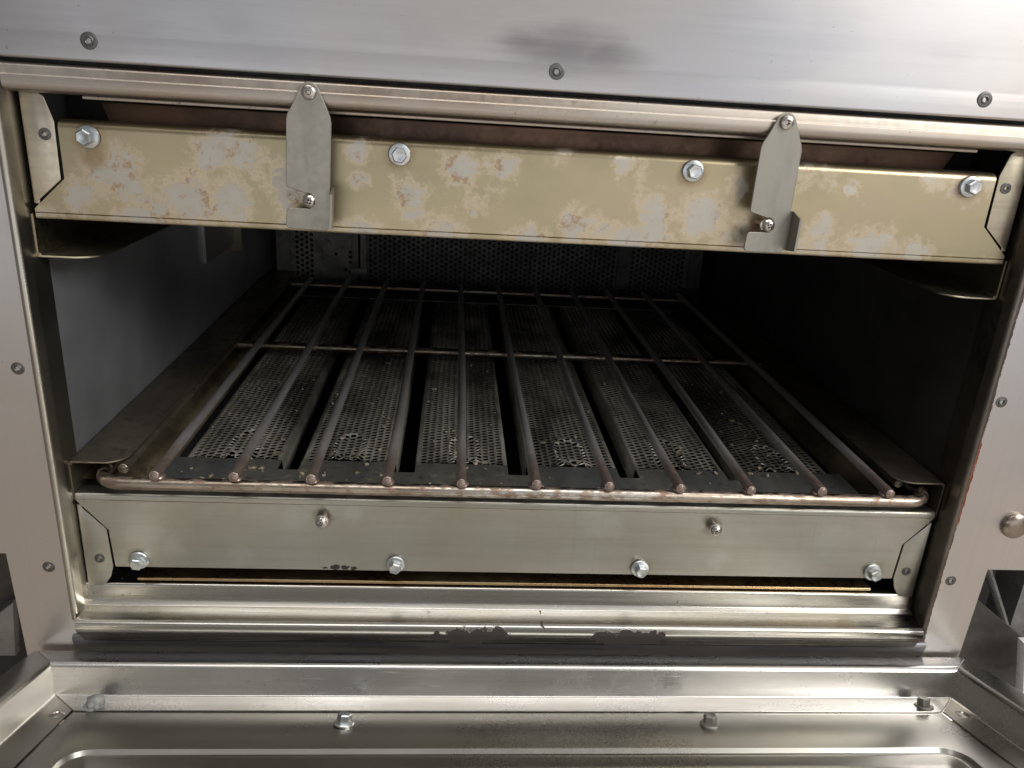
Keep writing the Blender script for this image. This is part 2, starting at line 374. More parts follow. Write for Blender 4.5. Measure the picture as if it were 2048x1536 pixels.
def prism(bm, pts, axis, a, b, bevel=0.0, seg=2):
    """polygon in the plane across `axis`, pushed from a to b. pts are the two other coordinates in xyz order"""
    def P(p, t):
        q = list(p); q.insert(axis, t); return q
    v0 = [bm.verts.new(P(p, a)) for p in pts]; v1 = [bm.verts.new(P(p, b)) for p in pts]
    n = len(pts); fs = [bm.faces.new(v0), bm.faces.new(v1[::-1])]
    for i in range(n): fs.append(bm.faces.new((v0[i], v1[i], v1[(i + 1) % n], v0[(i + 1) % n])))
    bmesh.ops.recalc_face_normals(bm, faces=fs)
    if bevel:
        es = list({e for f in fs[:2] for e in f.edges})
        bmesh.ops.bevel(bm, geom=es, offset=bevel, segments=seg, affect='EDGES', profile=.5, clamp_overlap=True)
    return bm
def box(bm, lo, hi, bevel=0.0):
    return prism(bm, [(lo[0], lo[1]), (hi[0], lo[1]), (hi[0], hi[1]), (lo[0], hi[1])], 2, lo[2], hi[2], bevel)
def fillet(pts, rad, n=5, closed=False):
    out = []; N = len(pts)
    for i, p in enumerate(pts):
        r = rad[i] if isinstance(rad, (list, tuple)) else rad
        if (not closed and i in (0, N - 1)) or r <= 0: out.append(tuple(p)); continue
        p = Vector(p); a = Vector(pts[i - 1]) - p; b = Vector(pts[(i + 1) % N]) - p
        la, lb = a.length, b.length; a.normalize(); b.normalize()
        ang = a.angle(b)
        if ang > 3.1: out.append(tuple(p)); continue
        d = min(r / math.tan(ang / 2), la * .49, lb * .49); rr = d * math.tan(ang / 2)
        c = p + (a + b).normalized() * (rr / math.sin(ang / 2))
        s = p + a * d - c; e = p + b * d - c
        tot = s.angle(e)
        for k in range(n + 1):
            t = k / n; w = math.sin(tot)
            q = c + (s * math.sin((1 - t) * tot) + e * math.sin(t * tot)) / w if w > 1e-6 else c + s.lerp(e, t)
            out.append(tuple(q))
    return out
def offset(path, th):
    out = []; N = len(path)
    for i in range(N):
        a = Vector(path[max(i - 1, 0)]); b = Vector(path[min(i + 1, N - 1)]); p = Vector(path[i])
        d1 = (p - a).normalized() if i else (b - p).normalized(); d2 = (b - p).normalized() if i < N - 1 else d1
        n1 = Vector((-d1.y, d1.x)); n2 = Vector((-d2.y, d2.x)); n = (n1 + n2)
        if n.length < 1e-6: n = n1.copy()
        n.normalize(); out.append(tuple(p + n * (th / max(n.dot(n1), .5))))
    return out
def sheet(bm, path, th, e0, e1, axis=0):
    """bent sheet: 2-D path swept along `axis` from e0(p) to e1(p) with thickness th to the left of the path"""
    poly = list(path) + offset(path, th)[::-1]
    half = len(path)
    src = list(path) + list(path)[::-1]
    f0 = e0 if callable(e0) else (lambda p: e0); f1 = e1 if callable(e1) else (lambda p: e1)
    def P(p, t):
        q = list(p); q.insert(axis, t); return q
    v0 = [bm.verts.new(P(p, f0(s))) for p, s in zip(poly, src)]; v1 = [bm.verts.new(P(p, f1(s))) for p, s in zip(poly, src)]
    n = len(poly); fs = []
    for i in range(n): fs.append(bm.faces.new((v0[i], v1[i], v1[(i + 1) % n], v0[(i + 1) % n])))
    for i in range(half - 1):                           # end caps strip by strip
        j = n - 1 - i
        fs.append(bm.faces.new((v0[i], v0[i + 1], v0[j - 1], v0[j]))); fs.append(bm.faces.new((v1[i], v1[j], v1[j - 1], v1[i + 1])))
    bmesh.ops.recalc_face_normals(bm, faces=fs)
    return bm
def lathe(bm, prof, n=24, origin=(0, 0, 0), ax='-Y'):
    """prof: (radius, height) pairs; height grows towards -Y (or +Z)"""
    o = Vector(origin); rings = []
    for r, h in prof:
        if r < 1e-6:
            rings.append([bm.verts.new(o + (Vector((0, -h, 0)) if ax == '-Y' else Vector((0, 0, h))))])
        else:
            ring = []
            for k in range(n):
                a = 2 * math.pi * k / n
                ring.append(bm.verts.new(o + (Vector((r * math.cos(a), -h, r * math.sin(a))) if ax == '-Y' else Vector((r * math.cos(a), r * math.sin(a), h)))))
            rings.append(ring)
    for A, B in zip(rings, rings[1:]):
        for k in range(n):
            a = (A[k % len(A)], A[(k + 1) % len(A)]); b = (B[k % len(B)], B[(k + 1) % len(B)])
            vs = list(dict.fromkeys((a[0], a[1], b[1], b[0])))
            if len(vs) > 2: bm.faces.new(vs)
    return bm
def tube(bm, pts, r, n=12, cap=True, round_end=0.0):
    pts = [Vector(p) for p in pts]; rings = []
    up0 = Vector((0, 0, 1))
    for i, p in enumerate(pts):
        d = (pts[min(i + 1, len(pts) - 1)] - pts[max(i - 1, 0)]).normalized()
        s = d.cross(up0); s = s.normalized() if s.length > 1e-4 else Vector((1, 0, 0)); u = s.cross(d)
        rr = r[i] if isinstance(r, list) else r
        rings.append([bm.verts.new(p + (s * math.cos(2 * math.pi * k / n) + u * math.sin(2 * math.pi * k / n)) * rr) for k in range(n)])
    for A, B in zip(rings, rings[1:]):
        for k in range(n): bm.faces.new((A[k], A[(k + 1) % n], B[(k + 1) % n], B[k]))
    if cap: bm.faces.new(rings[0][::-1]); bm.faces.new(rings[-1])
    return bm
NB = bmesh.new

def hex_head(bm, af, h0, h1, ax='-Y', ch=.0007, n=6):
    rc = af / math.sqrt(3)
    lathe(bm, [(rc, h0), (rc, h1 - ch), (rc * .86, h1), (rc * .66, h1 - .00005), (rc * .55, h1 - .00022), (0, h1 - .00022)], n, ax=ax)
def bolt_mesh(ax='-Y', mat=ZINC, name="hex_bolt"):
    bm = NB()
    lathe(bm, [(.0068, 0), (.0069, .0010), (.0064, .0017), (.0048, .0022), (.0040, .0022)], 28, ax=ax)
    hex_head(bm, .0082, .0018, .0072, ax)
    return bm
def cross_recess(bm, y, s=.0016, w=.00055):
    for a in (0, 1):
        lo, hi = ((-s, -w), (s, w)) if a == 0 else ((-w, -s), (w, s))
        prism(bm, [(lo[0], lo[1]), (hi[0], lo[1]), (hi[0], hi[1]), (lo[0], hi[1])], 1, y - (.00002 if a else 0), y + .0012)
def rivet_mesh(r=.0043):
    bm = NB()
    lathe(bm, [(r * 1.03, -.0001), (r, .00025), (r * .95, .00035), (r * .60, .0003), (r * .52, .0007), (r * .40, .0008), (r * .33, .0005), (r * .28, -.0014), (0, -.0015)], 24)
    return bm

# ================================================================ the broiler body
YF = -0.0097
body = empty("broiler", (0, .3, -.30), "stainless steel broiler with an open front and dark cooking chamber", "broiler")

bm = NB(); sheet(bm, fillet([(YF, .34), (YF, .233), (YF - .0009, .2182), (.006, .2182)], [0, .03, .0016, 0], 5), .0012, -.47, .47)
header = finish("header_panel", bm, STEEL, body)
for sx in (-1, 1):                                      # front columns with the hinge cut-outs
    xi = -.3152 if sx < 0 else .3166
    pts = [(xi, .2168), (sx * .47, .2168), (sx * .47, -.0998), (sx * .354, -.0998), (sx * .350, -.30), (xi, -.30)]
    bm = prism(NB(), pts, 1, YF, YF + .0014, .0004, 1)
    finish("front_column", bm, STEEL_V, body)
bm = sheet(NB(), fillet([(YF + .002, -.1665), (YF - .0010, -.1672), (YF - .0012, -.1690), (YF + .030, -.30)], [0, .001, .002, 0], 3), -.0012, -.318, .321)
finish("lower_apron", bm, APRON, body)

# trim round the opening
bead = fillet([(.008, .2158), (-.0060, .2161), (-.0098, .2150), (-.0104, .2100), (-.0110, .2094), (-.0114, .2050), (-.0102, .2016), (-.003, .2003), (.008, .2003)], [0, .002, .002, .001, .001, .006, .003, .004, 0], 5)
bm = box(NB(), (-.46, -.001, .2120), (.46, .0006, .2260)); finish("seam_backing", bm, DARK, body)
bm = sheet(NB(), bead, .0010, -.3088, .3300)
finish("top_trim", bm, BEAD, body)
for sx in (-1, 1):
    x0 = -.3148 if sx < 0 else .3160
    path = fillet([(x0, YF + .0015), (x0 + .0004 * -sx, -.0135), (x0 - sx * .0034, -.0140), (x0 - sx * .0052, -.0060), (x0 - sx * .0056, .012)], [0, .002, .0035, .006, 0], 5)
    bm = NB()
    sheet(bm, path, .001 * sx, -.150, .2166, 2)
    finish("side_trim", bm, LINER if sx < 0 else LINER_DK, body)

# chamber
bm = NB()
for sx in (-1, 1):
    box(bm, (min(sx * .3106, sx * .3130), .0125, -.165), (max(sx * .3106, sx * .3130), .66, .235))
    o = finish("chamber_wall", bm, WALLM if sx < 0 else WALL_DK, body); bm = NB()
bm = box(NB(), (-.3106, -.004, .2005), (.3106, .66, .203)); finish("chamber_roof", bm, DARK, body)
bm = box(NB(), (-.3106, .004, -.168), (.3106, .66, -.165)); finish("chamber_floor", bm, DARK, body)

# ---- perforated sheets
def perforate(bm, x0, ncol, y0, nrow, pc, pr, rh, z, th, zfun=None, swap=False, nseg=10, skip=None):
    """staggered holes: every cell is a rectangle with a round hole and the hole's own wall"""
    def P(x, y, zz):
        return (x, zz, y) if swap else (x, y, zz)
    cache = {}
    def V(x, y):
        k = (round(x * 1e6), round(y * 1e6))
        if k not in cache: cache[k] = bm.verts.new(P(x, y, z + (zfun(x, y) if zfun else 0)))
        return cache[k]
    angs = [2 * math.pi * (k + .5) / nseg for k in range(nseg)]
    for i in range(ncol):
        xc = x0 + (i + .5) * pc
        sh = .5 * pr if i % 2 else 0
        for j in range(nrow):
            yc = y0 + (j + .5) * pr + sh
            xa, xb, ya, yb = xc - pc / 2, xc + pc / 2, yc - pr / 2, yc + pr / 2
            corners = [V(xb, yc), V(xb, yb), V(xa, yb), V(xa, yc), V(xa, ya), V(xb, ya)]
            cang = [0, math.atan2(pr, pc), math.pi - math.atan2(pr, pc), math.pi, math.pi + math.atan2(pr, pc), 2 * math.pi - math.atan2(pr, pc)]
            if skip and skip(i, j):
                bm.faces.new(corners); continue
            ring, low = [], []
            for a in angs:
                x, y = xc + rh * math.cos(a), yc + rh * math.sin(a)
                dz = zfun(x, y) if zfun else 0
                ring.append(bm.verts.new(P(x, y, z + dz))); low.append(bm.verts.new(P(x, y, z + dz - th if not swap else z + th)))
            # fan between rim and cell outline
            ci, k = 0, 0
            seq = sorted([(a, 0, n) for n, a in enumerate(cang)] + [(a, 1, n) for n, a in enumerate(angs)])
            lc, lr = 5, nseg - 1
            for a, t, n in seq:
                if t == 0: bm.faces.new((corners[lc], corners[n], ring[lr])); lc = n
                else: bm.faces.new((ring[lr], corners[lc], ring[n])); lr = n
            for n in range(nseg):
                bm.faces.new((ring[n], ring[(n + 1) % nseg], low[(n + 1) % nseg], low[n]))

# back wall: three perforated sheets and the seam strips between them
YB = .612
bm = box(NB(), (-.3106, YB + .03, -.165), (.3106, YB + .033, .2)); finish("back_shell", bm, DARK, body)
def back_sheet(xa, xb, skip=None):
    bm = NB(); pc, pr = .0066, .0072
    n = int((xb - xa - .012) / pc); x0 = (xa + xb) / 2 - n * pc / 2
    rows = 26; za, zb = -.055, -.055 + rows * pr
    perforate(bm, x0, n, za, rows, pc, pr, .0024, YB, .0015, swap=True, nseg=8, skip=skip)
    for lo, hi in ((xa, x0), (x0 + n * pc, xb)):
        vs = [bm.verts.new(q) for q in ((lo, YB, za), (hi, YB, za), (hi, YB, zb), (lo, YB, zb))]; bm.faces.new(vs)
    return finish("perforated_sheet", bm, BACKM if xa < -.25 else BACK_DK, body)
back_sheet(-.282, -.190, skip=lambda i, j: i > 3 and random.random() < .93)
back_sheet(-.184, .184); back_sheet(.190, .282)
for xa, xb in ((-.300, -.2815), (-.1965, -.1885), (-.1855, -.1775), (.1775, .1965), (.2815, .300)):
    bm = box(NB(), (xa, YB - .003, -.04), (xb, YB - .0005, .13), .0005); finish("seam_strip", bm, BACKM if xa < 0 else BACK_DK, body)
bm = box(NB(), (-.199, YB - .005, -.036), (-.1765, YB - .0032, -.026), .0005); finish("seam_foot", bm, BACKM, body)
# guard box on the left wall
bm = box(NB(), (-.3104, .322, .034), (-.3072, .428, .15), .0008)
finish("sensor_guard", bm, tinted("guard_steel", (.36, .355, .345), (.31, .305, .30), .36, metal=.6), body)
bm = box(NB(), (-.3104, .428, .026), (-.2985, .4305, .15), .0006); finish("guard_flange", bm, LIPM, body)

# rails: C-shaped runners for the grate, top pair mirrored
def rail(sx, zl, zw, rad, mat):
    xo, xi = sx * .3078, sx * .2730
    bm = NB()
    if sx < 0: pts = [(xo, .0), (xi, .0), (xi, .60), (xo, .60)]
    else: pts = [(xo, .0), (xo, .60), (xi, .60), (xi, .0)]
    radl = [0, rad, 0, 0] if sx < 0 else [0, 0, 0, rad]
    pts = fillet(pts, radl, 8, True)
    d = .0012 if zw > zl else -.0012
    prism(bm, pts, 2, min(zl, zl + d * -1), max(zl, zl - d), .0003, 1)
    prism(bm, [(xo, 0.0), (xo + sx * .0012, 0.0), (xo + sx * .0012, .6), (xo, .6)], 2, min(zl, zw), max(zl, zw), .0002, 1)
    tube(bm, [(xo - sx * .0002, .0004, zl + (0.0002 if zw > zl else -.0002)), (xo - sx * .0002, .6, zl + (0.0002 if zw > zl else -.0002))], .0014, 8)
    return finish("grate_rail", bm, mat, body)
for sx in (-1, 1):
    rail(sx, -.0345, -.062, .014, RAIL)
    rail(sx, .1060, .131, .022, LIPM)

# corner brackets with a flush screw each
rv = None
def rivet(parent, at, scale=1.0, mat=None):
    global rv
    if rv is None:
        rv = finish("flush_screw", rivet_mesh(), RIVET, parent, (0, 0, 0)); rv.location = Vector(at) - ORG[parent.name]; ORG[rv.name] = Vector(at); o = rv
    else: o = dup(rv, parent, at)
    o.scale = (scale,) * 3
    o.rotation_euler = (0, random.uniform(0, 6), 0)
    return o
def bracket(sx, upper):
    if upper: p = [(-.3060, .1370), (-.2890, .1520), (-.2885, .1850), (-.2925, .1985), (-.2955, .2003), (-.3060, .2003)]
    else: p = [(-.3072, -.0655), (-.2897, -.0850), (-.2885, -.1150), (-.2910, -.1235), (-.2965, -.1315), (-.3072, -.1315)]
    bm = NB()
    pts = [(x * -sx, z) for x, z in p]
    pts = fillet(pts, [.0006, .0015, .003, .002, .002, .0006], 3, True)
    prism(bm, pts, 1, 0.0002, .0016, .0004, 2)
    zlo, zhi = (.1375, .2003) if upper else (-.1315, -.0660)
    xe = (-.3058 if upper else -.3070) * -sx
    path = fillet([(xe + sx * -.003, .0003), (xe + sx * .0012, .0003), (xe + sx * .0012, .012)], [0, .003, 0], 5)
    sheet(bm, path, .0012 * -sx * -1, zlo, zhi, 2)
    o = finish("corner_bracket", bm, BRACKET if upper else PLATE_LOW, body)
    rivet(o, (sx * (.2945 if upper else .2970), -.0001, .1776 if upper else -.1086), .8)
    return o
for sx in (-1, 1):
    bracket(sx, True); bracket(sx, False)
# column and header screws
for x in (-.2594, 0.0, .2594): rivet(header, (x, YF - .0005, .2291), 1.05)
for x, z in ((-.3258, .0356), (.3258, .0356), (-.3270, -.1097), (.3270, -.1097)): rivet(body, (x, YF, z), .95)
# domed plug
bm = lathe(NB(), [(.0098, 0), (.0102, .0012), (.0098, .0028), (.008, .0042), (.005, .005), (0, .0053)], 32, (.3632, YF, -.0608))
finish("plug_button", bm, tinted("plug_steel", (.34, .285, .24), (.30, .26, .225), .26), body)

# inner heat pans behind the two cover panels
def heat_pan(upper):
    z0 = .1988 if upper else -.1265; d = -1 if upper else 1
    bm = NB()
    y0 = .006 if upper else .0015
    prism(bm, [(-.2735, y0), (.2735, y0), (.2735, y0 + .05), (-.2735, y0 + .05)], 2, z0 - .0010, z0 + .0012, .0006)
    o = finish("pan_lip", bm, BEAD if upper else GOLD, body)
    bm = NB()
    if upper: pts = [(-.2735, .1965), (.2735, .1965), (.240, .13), (-.250, .13)]
    else: pts = [(-.2735, -.1242), (.2735, -.1242), (.258, -.09), (-.258, -.09)]
    prism(bm, pts, 1, y0 + .022, y0 + .026, .001)
    finish("heat_pan", bm, PANB if upper else DARK, body)
heat_pan(True); heat_pan(False)
bm = box(NB(), (-.306, .06, .131), (.306, .10, .1985)); finish("inner_baffle", bm, DARK, body)
bm = box(NB(), (-.306, .05, -.16), (.306, .054, -.07)); finish("burner_box_front", bm, DARK, body)

# stepped sill
prof = fillet([(.030, -.1295), (.0005, -.1295), (-.0010, -.1420), (-.0040, -.1450), (-.0185, -.1462), (-.0215, -.1475), (-.0224, -.1520), (-.0185, -.1650), (-.008, -.1668)],
              [0, .0022, .0015, .0015, .0035, .004, .006, .003, 0], 5)
xl = lambda p: -.3095 + (0.004 if p[1] < -.159 else 0) + (.004 if p[1] < -.1635 else 0)
xr = lambda p: .3085 - (0.003 if p[1] < -.159 else 0) - (.004 if p[1] < -.1635 else 0)
bm = sheet(NB(), prof, .0012, xl, xr)
finish("stepped_sill", bm, SILL, body)

# turn latches
def latch(px, pz, tilt):
    w = .0128
    out = [(-.0022, .0046), (.0022, .0046), (.0062, .0022)]
    out = [(math.cos(a) * .0058, math.sin(a) * .0058) for a in [R(t) for t in (25, 50, 75, 100, 130, 155)]]
    out += [(-.0088, -.006), (-w + .0006, -.0125), (-w, -.0155), (-w, -.0505)]
    out += fillet([(-w, -.0500), (-w, -.0532), (-.0035, -.0556)], [0, .0022, 0], 4)[1:]
    out += [(-.0005 + .0046 * math.cos(a), -.0605 + .0046 * math.sin(a)) for a in [R(t) for t in (105, 70, 35, 0, -35, -70, -100)]]
    out += fillet([(-.002, -.0652), (-w + .0005, -.0655), (-w, -.0775), (.0105, -.0775), (w, -.0752)], [0, .0025, .0025, .002, 0], 4)
    out += [(w, -.0155), (w - .0008, -.0122), (.0088, -.005)]
    c, s = math.cos(tilt), math.sin(tilt)
    rot = lambda x, z: (px + x * c - z * s, pz + x * s + z * c)
    bm = prism(NB(), [rot(*q) for q in out], 1, -.0142, -.0128, .0003, 1)
    o = finish("turn_latch", bm, LATCHM, body, (px, -.0128, pz))
    # bent finger tab
    bm = NB(); path = fillet([(w - .004, -.0135), (w + .0010, -.0135), (w + .0016, -.0262)], [0, .0030, 0], 5)
    v = [(x, y) for x, y in path]
    sheet(bm, v, .0014, lambda p: -.0752 + max(0, (-.024 - p[1])) * .6, lambda p: -.0512 - max(0, (-.022 - p[1])) * .7, 2)
    for q in bm.verts:
        x, z = rot(q.co.x, q.co.z); q.co.x, q.co.z = x, z
    finish("finger_tab", bm, LATCHM, o)
    bm = lathe(NB(), [(.0043, .0142), (.0043, .0150), (.0039, .0162), (.0028, .0169), (.0017, .0170), (.0012, .0164), (.0010, .0150), (0, .0150)], 24, (px, 0, pz))
    lathe(bm, [(.0030, .010), (.0030, .0130)], 16, (px, 0, pz))
    finish("pivot_screw", bm, SCREW, o)
latch(-.1402, .2095, R(-2.2)); latch(.1384, .2092, R(-.6))

# ================================================================ cover panels (lift off)
def peg(parent, x, z, y_head, mat=SCREW):
    bm = lathe(NB(), [(.0031, -.001), (.0031, y_head - .0042), (.0046, y_head - .0046), (.0046, y_head - .0034), (.0033, y_head - .0029), (.0038, y_head - .0026), (.0039, y_head - .0012), (.0030, y_head - .0002), (.0016, y_head + .0004), (0, y_head + .0005)], 24, (x, 0, z))
    o = finish("peg_screw", bm, mat, parent)
    bm = NB(); cross_recess(bm, 0)
    bmesh.ops.rotate(bm, verts=bm.verts, cent=(0, 0, 0), matrix=Matrix.Rotation(random.uniform(-.5, .5), 3, 'Y'))
    bmesh.ops.translate(bm, verts=bm.verts, vec=(x, -y_head - .00045, z))
    finish("cross_recess", bm, BLACK, o)
BOLT = None
def bolt(parent, at, rot=0.0, tip=None):
    global BOLT
    if BOLT is None:
        BOLT = finish("hex_bolt", bolt_mesh(), ZINC, parent, (0, 0, 0)); BOLT.location = Vector(at) - ORG[parent.name]; ORG[BOLT.name] = Vector(at); o = BOLT
    else: o = dup(BOLT, parent, at)
    o.rotation_euler = (random.uniform(-.03, .03), rot, random.uniform(-.04, .04))
    return o

up_p = empty("cover_panel", (0, .005, .1285), "straw coloured upper cover panel with pale flaked patches and rust, held by two latches", "cover panel", "bolted front cover panels")
def xe_up(p):
    z = p[1]
    if z <= .1345: return .3062
    if z <= .1527: return .3062 + (z - .1345) / (.1527 - .1345) * (.2868 - .3062)
    return .2868
path = fillet([(.011, .1283), (.0, .1283), (0, .1318), (.0007, .1322), (0, .1326), (0, .1345), (0, .1527), (0, .1860), (.012, .1862)], [0, .0042, 0, 0, 0, 0, 0, .0048, 0], 7)
bm = sheet(NB(), path, -.0013, lambda p: -xe_up(p) + (.001 if p[1] < .1287 else 0), lambda p: xe_up(p) - .001 * (p[1] < .1287))
finish("panel_sheet", bm, PLATE_UP, up_p, smooth=40)
for i, x in enumerate((-.27, -.09, .09, .27)): bolt(up_p, (x, -.0002, .1775), (.55, .12, .2, .35)[i])
peg(up_p, -.1417, .1487, .0150); peg(up_p, .1385, .1483, .0150)

lo_p = empty("cover_panel", (0, .005, -.115), "plain grey lower cover panel under the grate with two bare peg screws", "cover panel", "bolted front cover panels")
def xe_lo(p):
    z = p[1]
    if z >= -.0625: return .3074
    if z >= -.0853: return .3074 + (z + .0625) / (-.0853 + .0625) * (.2882 - .3074)
    return .2868
path = fillet([(.012, -.0572), (0, -.0574), (0, -.0618), (.0005, -.0621), (0, -.0624), (0, -.0625), (0, -.0853), (0, -.1150)], [0, .0036, 0, 0, 0, 0, 0, 0], 6)
bm = sheet(NB(), path, .0013, lambda p: -xe_lo(p), lambda p: xe_lo(p))
finish("panel_sheet", bm, PLATE_LOW, lo_p, smooth=40)
for i, x in enumerate((-.27, -.09, .09, .27)): bolt(lo_p, (x, -.0002, -.1091), (.1, .3, .15, .5)[i])
peg(lo_p, -.1412, -.0722, .0085); peg(lo_p, .1406, -.0724, .0090)

# ================================================================ cooking grate
G = empty("cooking_grate", (0, .28, -.046), "rusty round-bar cooking grate sliding on the lower side rails", "grate")
zr, zb = -.0349, -.0428
fr = fillet([(-.2880, .572, zb), (-.2880, -.0110, zb), (.2940, -.0110, zb), (.2940, .572, zb)], .017, 8)
bm = tube(NB(), fr, .0044, 14); finish("front_frame", bm, BAR, G)
bm = tube(NB(), [(-.282, .566, zb), (.288, .566, zb)], .004, 10); finish("rear_bar", bm, BAR, G)
bm = tube(NB(), [(-.286, .2925, zb + .001), (.292, .2925, zb + .001)], .0042, 12); finish("cross_bar", bm, BAR, G)
def rod(x, y0, y1, r=.0035, zr=zr, mat=ROD):
    bm = NB(); n = 26; pts = []; rr = []
    ph = random.uniform(0, 6)
    ys = [y0, y0 + .0004] + [y0 + (y1 - y0) * k / n for k in range(1, n)] + [y1]
    for y in ys:
        w = 1 if mat is ROD else 0; pts.append((x + .0005 * w * math.sin(y * 9 + ph), y, zr + .0004 * w * math.sin(y * 13 + ph)))
        rr.append(r * (.90 if y == y0 else 1) * (1 + .02 * math.sin(y * 80 + ph)))
    tube(bm, pts, rr, 14)
    lathe(bm, [(r * .82, .0), (r * .5, .0007), (0, .0009)], 14, (pts[0][0], y0 + .0001, pts[0][2]))
    if y0 < 0: bmesh.ops.create_uvsphere(bm, u_segments=10, v_segments=6, radius=1, matrix=Matrix.Translation((x, -.0085, zr - .0034)) @ Matrix.Diagonal((.0052, .0050, .0022, 1)))
    return finish("rod", bm, mat, G)
for i in range(11): rod(.0061 + (i - 5) * .05075, -.0150, .571)
rod(-.2750, .003, .571, .0036, -.0394, RAIL); rod(.2800, .010, .571, .0034, -.0394, RAIL)

# ================================================================ burner tray
T = empty("burner_tray", (0, .3, -.075), "dark burner tray with six perforated strips under the grate", "burner tray")
ZT = -.0605
xc = [(i - 2.5) * .0875 for i in range(6)]
bm = NB()
# front deck with rounded slot ends between the strips
deck = [(-.265, .012), (.265, .012), (.265, .0665)]
for i in range(5, -1, -1):
    c = xc[i]
    if i < 5: deck += [(c + .0368, .0500), (c + .0360, .0512), (c + .0360, .0665)]
    deck += [(c - .0360, .0665)]
    if i > 0: deck += [(c - .0360, .0512), (c - .0368, .0500)]
deck += [(-.265, .0665)]
dd = []
for p in deck:
    if not dd or (Vector(p) - Vector(dd[-1])).length > 1e-5: dd.append(p)
prism(bm, dd, 2, ZT - .0012, ZT + .0004, .0003, 1)
finish("front_deck", bm, TRAY, T)
bm = box(NB(), (-.265, .576, ZT - .0012), (.265, .606, ZT + .0004)); finish("rear_deck", bm, TRAY, T)
for i in range(5):
    cx = xc[i] + .04375
    bm = box(NB(), (cx - .0068, .5745, ZT - .0006), (cx + .0068, .5790, ZT + .0012), .0004); finish("slot_tab", bm, TROUGH, T)
PC, PR, RH = .0055, .00545, .00240
for i in range(6):
    c = xc[i]; ncol, nrow = 12, 92
    y0 = .0665
    ex, ey = RINGS[i]
    def zf(x, y, ex=ex, ey=ey):
        u = math.hypot((x - ex) / .0125, (y - ey) / .027)
        h = .0016 * math.exp(-((u - 1) / .17) ** 2)
        u2 = math.hypot((x - ex) / .009, (y - .068) / .010)
        h += .0014 * math.exp(-((u2 - 1) / .22) ** 2)
        return h + .0004 * math.sin(x * 140 + y * 37) + .0003 * math.sin(y * 90 + i)
    bm = NB()
    perforate(bm, c - ncol * PC / 2, ncol, y0, nrow, PC, PR, RH, ZT, .0007, zf)
    hw = ncol * PC / 2; ye = y0 + (nrow + .5) * PR
    for s in (-1, 1):                                   # plain borders and turned-down flanges
        rows = []
        for k in range(25):
            y = y0 + (ye - y0) * k / 24
            zz = ZT + .0004 * math.sin((c + s * hw) * 140 + y * 37)
            rows.append([bm.verts.new((c + s * (hw - .0002), y, zz + .0001)), bm.verts.new((c + s * .0352, y, ZT + .0001)), bm.verts.new((c + s * .0362, y, ZT - .0012)), bm.verts.new((c + s * (.0362 + .0012), y, ZT - .016))])
        for A, B in zip(rows, rows[1:]):
            for q in range(3): bm.faces.new((A[q], A[q + 1], B[q + 1], B[q]) if s > 0 else (A[q + 1], A[q], B[q], B[q + 1]))
    o = finish("perforated_strip", bm, PERF, T, smooth=60)
    bm = tube(NB(), [(c - .004, .07, ZT - .042), (c - .004, .56, ZT - .042)], .014, 12); finish("burner_tube", bm, DARK, o)
for sx in (-1, 1):
    path = fillet([(sx * .2650, -.0665), (sx * .2750, -.0560), (sx * .2860, -.0525), (sx * .3080, -.0520)], [0, .006, .004, 0], 5)
    bm = sheet(NB(), [(x, z) for x, z in path], .001 * sx, 0, 0, 1) if False else NB()
    P0 = path; 
    vs = [[bm.verts.new((x, y, z)) for x, z in P0] for y in (.012, .15, .30, .45, .60)]
    for A, B in zip(vs, vs[1:]):
        for k in range(len(P0) - 1): bm.faces.new((A[k], A[k + 1], B[k + 1], B[k]))
    finish("side_trough", bm, TROUGH, T)

# burnt crumbs scattered on the tray
CRUMB = grime("burnt_crumbs", (.42, .36, .26), (.16, .11, .07), .3, metal=0, rough=.8, sc=4)
bm = NB()
for k in range(230):
    y = .016 + abs(random.gauss(0, .13)); 
    if y > .5: continue
    i = random.randrange(6); x = xc[i] + random.uniform(-.033, .033)
    r = random.choice((.0006, .0008, .0011, .0016))
    m4 = Matrix.Translation((x, y, ZT + .0006 + r * .4)) @ Matrix.Rotation(random.uniform(0, 6), 4, 'Z') @ Matrix.Diagonal((r * random.uniform(.8, 2.2), r, r * .6, 1))
    res = bmesh.ops.create_icosphere(bm, subdivisions=1, radius=1, matrix=m4)
    for v in res["verts"]: v.co += Vector((random.uniform(-1, 1), random.uniform(-1, 1), random.uniform(-1, 1))) * r * .3
tag(finish("crumbs", bm, CRUMB, T, smooth=20), kind="stuff")

# ================================================================ drop-down door
th = R(17)
DV = Vector((0, -math.cos(th), math.sin(th))); DN = Vector((0, math.sin(th), math.cos(th))); DO = Vector((.0055, -.0137, -.178))
DM = Matrix.Identity(4)
for i in range(3):
    DM[i][0] = (1, 0, 0)[i]; DM[i][1] = DV[i]; DM[i][2] = DN[i]; DM[i][3] = DO[i]
# note: (x, v, n) is left-handed here, so the normals are recalculated afterwards
def dfin(name, bm, mat, parent, at=None, **k):
    for v in bm.verts: v.co = DO + Vector((v.co.x, 0, 0)) + DV * v.co.y + DN * v.co.z
    return finish(name, bm, mat, parent, at, **k)
H = -.0229; XT, XW, XF, XG = .3495, .3300, .3255, .3040; VL = .46
